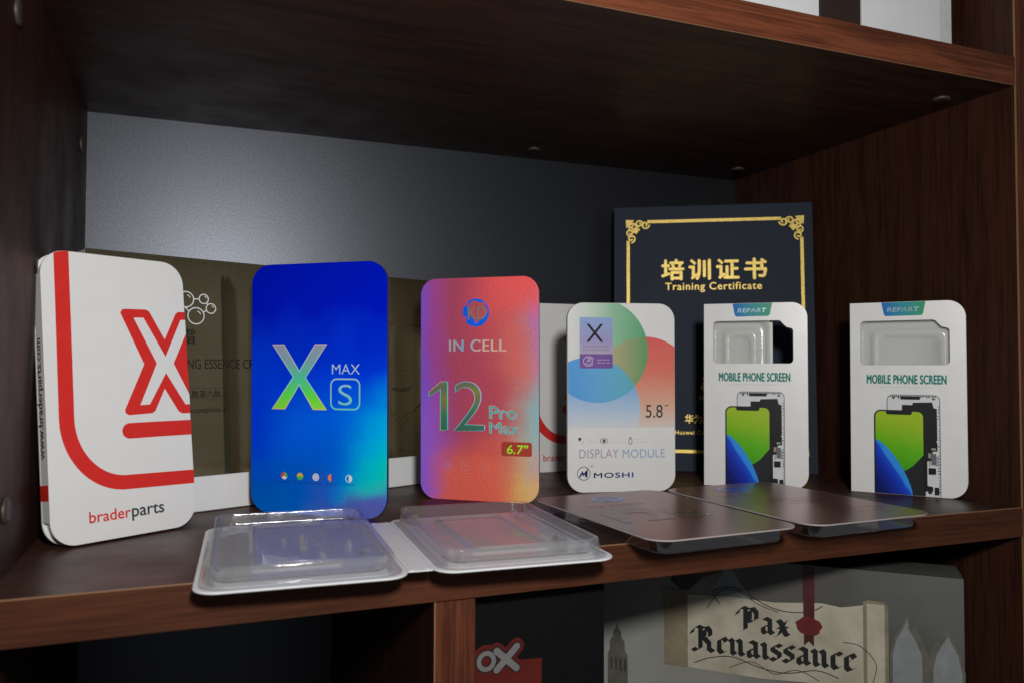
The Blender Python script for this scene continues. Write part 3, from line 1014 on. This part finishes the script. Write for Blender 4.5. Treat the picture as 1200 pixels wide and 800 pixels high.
# ---- certificate folder
k = .968
ct = thing('certificate_folder', 'navy cloth certificate folder stamped in gold, leaning in the back right corner', 'folder', (.544, .336, .0004), RD(-31.2), RD(3.9))
cw, ch = .2227, .3045
b = MB()
plate(b, [rr(0, cw, 0, ch, .001, 3)], 0, .0022, .0005)
cov = b.build('front_cover', NAVY, ct)
b = MB()
plate(b, [rr(0, cw, 0, ch, .001, 3)], .0036, .0056, .0005)
b.build('back_cover', NAVY, ct)
b = MB()
b.box(.001, cw - .003, .0023, .0035, .003, ch - .003)
b.build('inner_paper', CREAM, ct)
b = MB()
fx0, fx1, fz0, fz1 = .0165, .2105, .0225, .2865
LW = .0036
for p, q in (((fx0 + .022, fz1), (fx1 - .022, fz1)), ((fx0 + .022, fz0), (fx1 - .022, fz0)), ((fx0, fz0 + .022), (fx0, fz1 - .022)), ((fx1, fz0 + .022), (fx1, fz1 - .022))):
    b.ribbon([p, q], LW, .0002)
for cx, cz, sx, sz in ((fx0, fz0, 1, 1), (fx1, fz0, -1, 1), (fx0, fz1, 1, -1), (fx1, fz1, -1, -1)):
    P = lambda x, z: (cx + sx * x, cz + sz * z)
    hh = .0002

    def sp_(x, z, r, a0, turns, wd):
        global hh
        hh += .000012
        pts = []
        for i in range(19):
            t = i / 18
            a = RD(a0 + 360 * turns * t)
            q = r * (1 - .75 * t)
            pts.append(P(x + q * cos(a), z + q * sin(a)))
        b.ribbon(pts, wd, hh)
    for (x, z, r, a0, tn) in ((.0195, .0035, .0050, 0, 1.2), (.0125, .0025, .0048, 30, -1.3), (.0035, .0195, .0050, 90, -1.2), (.0025, .0125, .0048, 60, 1.3),
                              (.0060, .0060, .0062, 45, 1.4), (.0030, .0028, .0048, 225, -1.1), (.0100, .0080, .0030, 0, 1.1), (.0080, .0105, .0030, 90, -1.1)):
        sp_(x, z, r, a0, tn, .0017)
    hh += .00002
    b.flat([P(-.0028, -.0028), P(.0070, -.0022), P(.0030, .0030), P(-.0022, .0070)], hh)
b.build('gold_frame', GOLD, cov)
b = MB()
text(b, '\u57f9\u8bad\u8bc1\u4e66', .0550, .1715, .2175, .2412, .0003, 0, .044, 1.28)
b.build('title_lettering', GOLD, cov)
b = MB()
text(b, 'Training Certificate', .0590, .1660, .2058, h=.0003, bold=.022, space=1.12)
b.build('title_lettering', GOLD, cov)
b = MB()
text(b, '\u534e\u4e3a\u8ba4\u8bc1', .0800, .1200, .0540, .0640, .0003, 0, .02)
text(b, 'Huawei Certification', .0690, .1300, .0415, h=.0003, bold=.012, space=1.1)
text(b, 'HUAWEI', .0960, .1250, .0800, .0855, .0003, 0, .03)
b.build('gold_lettering', GOLD, cov)
b = MB()
for i in range(8):
    a = RD(14 + i * 21.7)
    bx, bz = .1112 + .0022 * cos(a), .0915 + .0018 * sin(a)
    ll = .0165 if 1 < i < 6 else .0125
    L = [(0, 0), (.35, .14), (.7, .20), (.9, .16), (1, 0), (.9, -.16), (.7, -.20), (.35, -.14)]
    b.flat([(bx + ll * (x * cos(a) - z * sin(a)), bz + ll * (x * sin(a) + z * cos(a))) for x, z in L], .0003 + i * .00002)
b.build('petal_emblem', GOLD, cov)


# ---- opened blister packages
def loft(b, rings, close=True, mat=0):
    n = len(rings[0])
    b.add([p for r in rings for p in r],
          [(i * n + q, i * n + (q + 1) % n, (i + 1) * n + (q + 1) % n, (i + 1) * n + q) for i in range(len(rings) - 1) for q in range(n)] +
          ([[(len(rings) - 1) * n + q for q in range(n)]] if close else []), mat)


def slab(b, x0, x1, y0, y1, z0, z1, r, mat=0):
    o = rr(x0, x1, y0, y1, r, 8)
    e = .0003
    i_ = rr(x0 + e, x1 - e, y0 + e, y1 - e, [max(0, q - e) for q in (r if isinstance(r, (list, tuple)) else [r] * 4)], 8)
    loft(b, [[(x, y, z0) for x, y in i_], [(x, y, z0 + e) for x, y in o], [(x, y, z1 - e) for x, y in o], [(x, y, z1) for x, y in i_]], True, mat)
    b.add([(x, y, z0) for x, y in i_], [list(range(len(i_)))[::-1]], mat)


def dome(b, x0, x1, y0, y1, zf, hgt, bed):
    """Vacuum-formed pan: foot, wall, rounded rim, inner wall, floor and a raised bed."""
    rg = []
    f = lambda ins, z, r: rg.append([(x, y, zf + hgt * z) for x, y in rr(x0 + ins, x1 - ins, y0 + ins, y1 - ins, r, 8)])
    f(-.0035, 0, .0135)
    f(-.0004, .01, .0125)
    f(.0002, .05, .012)
    f(.00025, .075, .012)
    f(.00095, .90, .0115)
    f(.0010, .93, .0115)
    f(.0013, .985, .0113)
    f(.0019, 1, .011)
    f(.0034, 1, .010)
    f(.0040, .985, .0096)
    f(.0042, .95, .0095)
    f(.0043, .92, .0094)
    f(.0050, .30, .0088)
    f(.0051, .27, .0087)
    f(.0053, .232, .0086)
    f(.0057, .217, .0084)
    f(.0062, .215, .0082)
    loft(b, rg, False)
    fl = rg[-1]
    zz = zf + hgt * .22
    bx0, bx1, by0, by1 = bed
    rg2 = [[(x, y, zz) for x, y in rr(bx0, bx1, by0, by1, .004, 8)]]
    # floor ring between the wall and the bed
    b.add(fl + rg2[0], [(q, (q + 1) % len(fl), len(fl) + (q + 1) % len(fl), len(fl) + q) for q in range(len(fl))])
    for ins, z in ((.0005, .26), (.0016, .50), (.0020, .53), (.0040, .53), (.0044, .50), (.0050, .38), (.0056, .36)):
        rg2.append([(x, y, zf + hgt * z) for x, y in rr(bx0 + ins, bx1 - ins, by0 + ins, by1 - ins, .0035, 8)])
    loft(b, rg2, True)
    # snap bumps along the wall
    for (x, y) in ((x0 + .0125, y0 + .010), (x1 - .0125, y0 + .010), (x1 - .0125, y1 - .012), (x1 - .0125, y1 - .026), (x0 + .0125, y1 - .012), (x1 - .0118, y0 + .05)):
        b.add([], [])
        rg3 = []
        for ins, z in ((0, .22), (.0007, .36), (.0014, .46), (.0022, .50), (.0027, .51)):
            rg3.append([(p, q, zf + hgt * z) for p, q in rr(x - .0030 + ins, x + .0030 - ins, y - .0045 + ins, y + .0045 - ins, .0018, 4)])
        loft(b, rg3, True)


FROST = plain('frosted_white_flange', (.76, .77, .78), .36, 0, .4, .02)
PANCARD = plain('grey_card_under_pan', (.62, .625, .64), .42, 0, .5, .05)
PANCARD2 = plain('pale_card_under_pan', (.70, .69, .70), .42, 0, .5, .05)
pa = thing('blister_package', 'opened white blister package with two clear pans facing up at the shelf edge', 'package', (.2185, .0525, .0006), RD(-3.2))
for sx, cardm in ((-1, PANCARD), (1, PANCARD2)):
    hx0, hx1 = (-.1165, -.0025) if sx < 0 else (.0125, .1262)
    y0, y1 = (-.0885, .0885) if sx < 0 else (-.0855, .0795)
    b = MB()
    slab(b, hx0, hx1, y0, y1, 0, .0010, (.0135, .0135, .0135, .0135))
    fl = b.build('flange', FROST, pa)
    d0, d1, e0, e1 = hx0 + .0058, hx1 - .0058, y0 + .0056, y1 - .0056
    b = MB()
    slab(b, d0 + .0008, d1 - .0008, e0 + .0008, e1 - .0008, .0011, .0013, .011)
    b.build('pan_card', cardm, fl)
    b = MB()
    dome(b, d0, d1, e0, e1, .0016, .0100, (d0 + .0230, d1 - .0270, e0 + .022, e1 - .022))
    b.build('clear_pan', CLEAR, pa, smooth=True)
b = MB()
b.box(-.0023, .0123, -.0760, .0700, .0002, .0008)
for x in (.0005, .0095):
    b.box(x - .0004, x + .0004, -.0755, .0695, .0008, .0013)
b.build('hinge_strip', FROST, pa)


def foil_cover():
    m, nt, bs = new_mat('mauve_mirror_foil')
    bs.inputs['Anisotropic'].default_value = .4
    co, xyz = objco(nt)
    nz = noise(nt, co, 11, 3)
    nt.links.new(ramp(nt, nz, [(.3, (.215, .100, .096)), (.7, (.275, .128, .115))]), bs.inputs['Base Color'])
    bs.inputs['Metallic'].default_value = .72
    bs.inputs['Roughness'].default_value = .29
    bump(nt, bs, noise(nt, co, 28, 2), .10, .0015)
    return m


MAUVE = foil_cover()
EDGEP = plain('greyed_card_edge', (.42, .36, .35), .5)
pb = thing('blister_package', 'opened blister package with mauve foil covers upward, right of the white one', 'package', (.4785, .0460, .0004), RD(2.6))
orange = plain('orange_foil_print', (.55, .20, .10), .25, .4)
bluep = plain('blue_globe_print', (.03, .16, .62), .25, .3)
greenp = plain('green_foil_print', (.15, .24, .10), .25, .5)
for sx in (-1, 1):
    hx0, hx1 = (-.1215, -.0030) if sx < 0 else (.0040, .1225)
    yo = (0, -.002)[sx > 0]
    b = MB()
    slab(b, hx0, hx1, -.0880 + yo, .0880 + yo, .0100, .0109, .0150)
    cv = b.build('foil_cover', MAUVE, pb)
    b = MB()
    o1 = rr(hx0 - .0003, hx1 + .0003, -.0883 + yo, .0883 + yo, .0153, 8)
    i1_ = rr(hx0 + .0001, hx1 - .0001, -.0879 + yo, .0879 + yo, .0149, 8)
    loft(b, [[(x, y, .0101) for x, y in i1_], [(x, y, .0101) for x, y in o1], [(x, y, .01085) for x, y in o1], [(x, y, .01085) for x, y in i1_]], False)
    b.build('board_edge', EDGEP, cv)
    b = MB()
    rg = []
    for ins, z in ((.0035, .0098), (.0055, .0097), (.0062, .0085), (.0070, .0016), (.0082, .0004), (.0100, .0002)):
        rg.append([(x, y, z) for x, y in rr(hx0 + ins, hx1 - ins, -.0880 + yo + ins, .0880 + yo - ins, .0125, 8)])
    loft(b, rg, True)
    b.build('clear_pan', SMOKE, pb, smooth=True)
    # print on the cover, lying flat: (x, y) -> built in (x, z) then turned over
    b = MB()
    cx = (hx0 + hx1) / 2
    b.ribbon(arc(cx - .006, .058, .012, .010, 0, 360, 28)[:-1], .0035, 0, 0, closed=True)
    b.flat(circ(cx - .006, .058, .004, 16), 0, 0)
    b.v = [(x, z, .01105 - y * .5) for x, y, z in b.v]
    b.build('globe_emblem', bluep, cv)
    b = MB()
    if sx < 0:
        text(b, 'IN CELL', cx - .036, cx + .012, .0310, .0400, 0, 1, .004)
        text(b, '12', cx - .044, cx - .002, -.030, .006, 0, 3, 0)
        text(b, 'Pro', cx + .006, cx + .030, -.016, -.004, 0, 2, .01)
        text(b, 'Max', cx + .006, cx + .032, -.030, -.018, 0, 2, .01)
    else:
        text(b, 'INCELL', cx - .036, cx + .014, .0300, .0390, 0, 1, .004)
        for i, w_ in enumerate((.060, .048, .055)):
            greek(b, cx - .032, cx - .032 + w_, .004 - i * .010, .0030, 0, 1, 60 + i)
        b.ribbon(rr(cx + .012, cx + .044, -.060, -.048, .003), .001, 0, 1, closed=True)
    b.v = [(x, z, .01105 - y * .5) for x, y, z in b.v]
    b.build('lettering', [bluep, orange, greenp, plain('dusky_emboss', (.17, .10, .10), .28, .7)], cv)

# ---- board game box below the shelf
GX, GY, GYAW = .476, .233, RD(-44)
gb = thing('board_game_box', 'grey game box with a scroll banner and blackletter title, on the lower shelf', 'game box', (.453, .191, -.3405), GYAW)
gb.scale = (.94, .94, .94)
gwid, ghei = .3117, .370 - .0597


def art_mat():
    m, nt, bs = new_mat('painted_box_art')
    co, xyz = objco(nt)
    n1 = noise(nt, co, 9, 5)
    f = math_(nt, 'ADD', mrange(nt, xyz[0], 0, gwid, 0, 1), mrange(nt, n1, .2, .8, -.25, .25))
    nt.links.new(ramp(nt, f, [(0, (.30, .30, .275)), (.3, (.24, .235, .21)), (.55, (.085, .08, .07)), (.8, (.07, .068, .06)), (1, (.10, .10, .09))]), bs.inputs['Base Color'])
    bs.inputs['Roughness'].default_value = .42
    return m


def paper_mat(name, a, c):
    m, nt, bs = new_mat(name)
    co, xyz = objco(nt)
    n = noise(nt, co, 30, 5, .6)
    nt.links.new(ramp(nt, n, [(.3, a), (.65, c)]), bs.inputs['Base Color'])
    bs.inputs['Roughness'].default_value = .5
    return m


b = MB()
b.box(0, gwid, 0, .048, -.0306, ghei)
gbody = b.build('box_lid', [art_mat()], gb)
Z0 = .370
PAP = paper_mat('parchment_print', (.31, .28, .20), (.46, .425, .33))
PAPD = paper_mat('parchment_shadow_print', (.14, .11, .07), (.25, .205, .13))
STONE = plain('stone_print', (.105, .10, .078), .45, var=.2)
SKYP = plain('pale_sky_print', (.20, .21, .212), .45, var=.10)
UMB = plain('umber_print', (.045, .038, .03), .45, var=.2)
b = MB()
Q = lambda l: [(x / 1000, Z0 + z / 1000) for x, z in l]
# tower
b.flat(Q([(4, -240), (4, -163), (6, -158), (6, -150), (9, -146), (10, -140), (12, -137), (13.3, -131), (14.6, -137), (17, -140), (18, -146), (21, -150), (21, -158), (24, -163), (24, -240)]), .0002, 0)
for x in (7, 11.5, 16, 20.5):
    b.flat(Q([(x, -178), (x + 1.6, -178), (x + 1.6, -166), (x, -166)]), .0003, 2)
b.build('tower_print', [STONE, SKYP, UMB], gbody)
b = MB()
# gothic arches with pale sky behind
b.flat(Q([(100, -96), (120, -66), (140, -96)]), .0002, 1)
b.flat(Q([(80, -96.5), (96, -80), (112, -74), (118, -66), (86, -61), (70, -64), (66, -86)]), .0003, 2)
for x0, x1, zt in ((256, 281, -96), (287, 311, -104)):
    xm = (x0 + x1) / 2
    b.flat(Q([(x0, -300), (x1, -300), (x1, zt - 34), (x1 - 3, zt - 20), (xm + 5, zt - 12), (xm, zt), (xm - 5, zt - 12), (x0 + 3, zt - 20), (x0, zt - 34)]), .0002, 1)
    b.ribbon(Q([(x0, zt - 60), (x0, zt - 34), (x0 + 3, zt - 20), (xm - 5, zt - 12), (xm, zt)]), .0022, .0003, 0)
    b.ribbon(Q([(x1, zt - 60), (x1, zt - 34), (x1 - 3, zt - 20), (xm + 5, zt - 12), (xm, zt)]), .0022, .00032, 0)
b.ribbon(Q([(284, -300), (284, -132), (278, -116), (271, -103)]), .0050, .0004, 0)
b.ribbon(Q([(285, -132), (291, -118), (298, -107)]), .0050, .00045, 0)
b.build('arch_print', [STONE, SKYP, UMB], gbody)
b = MB()
sh = .0006
b.flat(Q([(81, -97), (120, -95), (160, -96), (200, -92), (216, -94), (234, -90), (234, -165), (200, -163), (150, -166), (81, -165)]), sh, 0)
ban = b.build('banner', [PAP], gbody)
b = MB()


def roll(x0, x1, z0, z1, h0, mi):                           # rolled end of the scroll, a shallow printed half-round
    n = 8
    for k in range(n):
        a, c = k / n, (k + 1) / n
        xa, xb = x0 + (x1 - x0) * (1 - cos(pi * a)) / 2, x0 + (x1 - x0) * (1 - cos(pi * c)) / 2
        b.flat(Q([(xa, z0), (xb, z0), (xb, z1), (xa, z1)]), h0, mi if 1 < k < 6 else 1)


roll(60, 82, -165, -93, .0008, 1)
b.build('scroll_end', [PAP, PAPD], ban)
b = MB()
roll(234, 254, -167, -87.5, .0008, 0)
b.flat(Q([(232, -88), (254, -88), (250, -85.5), (238, -85)]), .0009, 1)
b.build('scroll_end', [PAP, PAPD], ban)
# blackletter title, drawn with a broad nib
GL = {
    'i': (.42, [[(0, .93), (.13, .80), (.13, .18), (.27, .05)]]),
    'n': (.86, [[(0, .93), (.13, .80), (.13, .18), (.27, .05)], [(.16, .78), (.42, .95), (.55, .80), (.55, .18), (.70, .05)]]),
    'a': (.80, [[(.06, .84), (.22, .95), (.47, .84), (.47, .18), (.62, .05)], [(.47, .56), (.13, .42), (.13, .14), (.27, .03), (.47, .20)]]),
    'x': (.74, [[(.08, .92), (.22, .80), (.46, .14), (.60, .05)], [(.58, .94), (.44, .86), (.16, .10), (0, -.06)], [(.10, .48), (.54, .50)]]),
    'e': (.68, [[(.12, .80), (.12, .18), (.27, .03), (.52, .18)], [(.12, .80), (.36, .95), (.50, .76), (.16, .46)]]),
    's': (.64, [[(.52, .84), (.34, .95), (.12, .80), (.12, .62), (.45, .42), (.45, .20), (.25, .03), (.02, .14)]]),
    'c': (.64, [[(.12, .80), (.12, .18), (.27, .03), (.50, .16)], [(.12, .80), (.34, .95), (.50, .82)]]),
    'P': (1.12, [[(.34, 1.36), (.34, .14), (.14, 0)], [(-.02, 1.26), (.18, 1.46), (.44, 1.36), (.70, 1.46), (.90, 1.22), (.90, .80), (.66, .62), (.40, .70)], [(.02, 1.24), (-.12, .98)], [(.56, 1.30), (.56, .72)]]),
    'R': (1.22, [[(.34, 1.36), (.34, .14), (.12, -.02), (-.06, .10)], [(-.06, 1.24), (.18, 1.46), (.44, 1.36), (.68, 1.46), (.86, 1.24), (.86, .94), (.62, .76), (.40, .80)], [(-.04, 1.22), (-.14, .98)], [(.56, 1.30), (.56, .86)], [(.56, .76), (.80, .52), (.80, .18), (1.02, .03)]]),
}


def blackletter(s, x0, x1, z, xh, h):
    adv = sum(GL[c][0] for c in s)
    k = (x1 - x0) / adv
    nv = Vector((cos(RD(38)), sin(RD(38)))) * .150
    x = 0
    for c in s:
        for st in GL[c][1]:
            for p, q in zip(st, st[1:]):
                h += .000012
                P, R_ = Vector((x + p[0], p[1])), Vector((x + q[0], q[1]))
                poly = [P - nv, P + nv, R_ + nv, R_ - nv]
                b.flat([(x0 + v.x * k, z + v.y * xh) for v in poly], h, 0)
        x += GL[c][0]


b = MB()
blackletter('Pax', .1290, .1745, Z0 - .1250, .0150, .0010)
blackletter('Renaissance', .0880, .2300, Z0 - .1480, .0155, .0010)
b.build('title_lettering', [plain('ink_print', (.012, .012, .013), .4)], ban)
b = MB()
b.flat(Q([(184.5, -61), (194.6, -61), (194.2, -108), (185, -108)]), .0010, 0)
b.flat(Q([(185.5, -116), (193.5, -116), (193.8, -131), (189.4, -127), (185.2, -131)]), .0011, 0)
b.build('ribbon_print', [plain('dark_red_ribbon', (.060, .006, .006), .45, var=.12)], ban)
b = MB()
blob = [(.1895 + .0108 * (1 + .06 * sin(5 * t) + .04 * cos(9 * t)) * cos(t), Z0 - .1135 + .0082 * (1 + .05 * sin(4 * t)) * sin(t)) for t in [2 * pi * q / 36 for q in range(36)]]
b.flat(blob, .0013, 0)
b.ribbon(arc(.1895, Z0 - .1135, .0062, .0046, 0, 360, 24)[:-1], .0007, .0015, 1, closed=True)
b.build('wax_seal', [plain('wax_red', (.12, .011, .010), .4, var=.15), plain('wax_dark', (.085, .008, .008), .4)], ban)
b = MB()
for pts, wd in (([(112, -103), (106, -92), (124, -86), (140, -93), (158, -101), (176, -103), (192, -100), (202, -94)], .0008),
                ([(100, -108), (112, -91), (128, -89), (146, -99), (166, -105)], .0006),
                ([(88, -160), (104, -153), (124, -150), (146, -156), (170, -158), (196, -152), (216, -157)], .0008),
                ([(120, -160), (140, -152), (160, -160), (180, -154), (200, -162)], .0006),
                ([(218, -124), (232, -126), (244, -140), (240, -160)], .0006)):
    sm_ = []
    for i in range(len(pts) - 1):
        p0, p1, p2, p3 = pts[max(i - 1, 0)], pts[i], pts[i + 1], pts[min(i + 2, len(pts) - 1)]
        for q in range(6):
            t = q / 6
            sm_.append(tuple(.5 * (2 * p1[d] + (p2[d] - p0[d]) * t + (2 * p0[d] - 5 * p1[d] + 4 * p2[d] - p3[d]) * t * t + (3 * p1[d] - p0[d] - 3 * p2[d] + p3[d]) * t ** 3) for d in (0, 1)))
    b.ribbon(Q(sm_), wd, .0009 + .0001 * (wd < .0007), 0)
b.build('flourish', [plain('flourish_ink', (.02, .02, .022), .4)], ban)

# ---- black box with red and white lettering
ob = thing('black_box', 'black box with red outlined white lettering beside the lower divider panel', 'box', (.2635, .020, -.3697), 0)
b = MB()
b.box(0, .0975, 0, .25, 0, .3440)
bb = b.build('carton', plain('black_carton', (.003, .0032, .0036), .75, 0, .12, .2), ob)
b = MB()
O = lambda l: [(x / 1000 - .002, Z0 + z / 1000) for x, z in l]
b.flat(O([(3, -73), (52.8, -75.2), (52.8, -110), (3, -110)]), .0002, 0)
ctr = Q([(0, 0)])
b.flat([(.0115 + .0102 * cos(t), Z0 - .0722 + .0104 * sin(t)) for t in [2 * pi * q / 32 for q in range(32)]], .0004, 0)
for i, (p, q) in enumerate((((20.5, -66.5), (34.4, -79.0)), ((34.6, -65), (20.6, -78.6)))):
    b.ribbon(O([p, q]), .0105, .0005 + .0001 * i, 0, cap=True)
b.ribbon(circ(.0115, Z0 - .0722, .0051, 32), .0046, .0008, 2, closed=True)
for i, (p, q) in enumerate((((20.5, -66.5), (34.4, -79.0)), ((34.6, -65), (20.6, -78.6)))):
    b.ribbon(O([p, q]), .0062, .0008 + .0001 * i, 2, cap=True)
b.ribbon(circ(.0115, Z0 - .0722, .0051, 32), .0031, .0010, 1, closed=True)
for i, (p, q) in enumerate((((20.5, -66.5), (34.4, -79.0)), ((34.6, -65), (20.6, -78.6)))):
    b.ribbon(O([p, q]), .0045, .0011 + .0001 * i, 1, cap=True)
b.build('lettering', [plain('dull_red_print', (.09, .012, .009), .5, 0, .15), plain('dull_white_print', (.15, .147, .143), .5, 0, .15), BLACK], bb)

# ---- things on the shelf above
for (nm, lb, ct_, x0, x1, dep, h_, m_) in (
        ('binder', 'white binder at the top edge of the photo, left of the dark book', 'binder', .486, .5775, .26, .30, BINDER),
        ('book', 'dark brown book between the two white binders on the upper shelf', 'book', .5790, .6230, .22, .24, plain('dark_brown_book_cloth', (.030, .016, .011), .5)),
        ('binder', 'white binder with paler end strip, beside the upper right side panel', 'binder', .6245, .7300, .26, .30, BINDER)):
    t = thing(nm, lb, ct_, (x0, .045, HGT + TH + .0004))
    w_ = x1 - x0
    b = MB()
    if nm == 'binder':
        plate(b, [rr(0, w_, 0, h_, .003, 4)], 0, .002, .0004)
        b.build('spine', m_, t)
        b = MB()
        b.box(0, .0022, .0022, dep, 0, h_)
        b.box(w_ - .0022, w_, .0022, dep, 0, h_)
        b.build('cover', m_, t)
        b = MB()
        b.box(.004, w_ - .004, .010, dep - .01, .003, h_ - .012)
        b.build('paper_block', CREAM, t)
        if x0 > .6:
            b = MB()
            b.flat(rr(.0905, w_ - .0006, .002, h_ - .004, 0), .0003)
            b.build('end_strip', plain('pale_strip', (.68, .69, .66), .45), t)
    else:
        plate(b, [rr(0, w_, 0, h_, .004, 5)], 0, .003, .0008)
        b.build('spine', m_, t)
        b = MB()
        b.box(0, .0028, .0032, dep, 0, h_)
        b.box(w_ - .0028, w_, .0032, dep, 0, h_)
        b.build('cover', m_, t)
        b = MB()
        b.box(.003, w_ - .003, .004, dep - .004, .004, h_ - .004)
        b.build('page_block', CREAM, t)
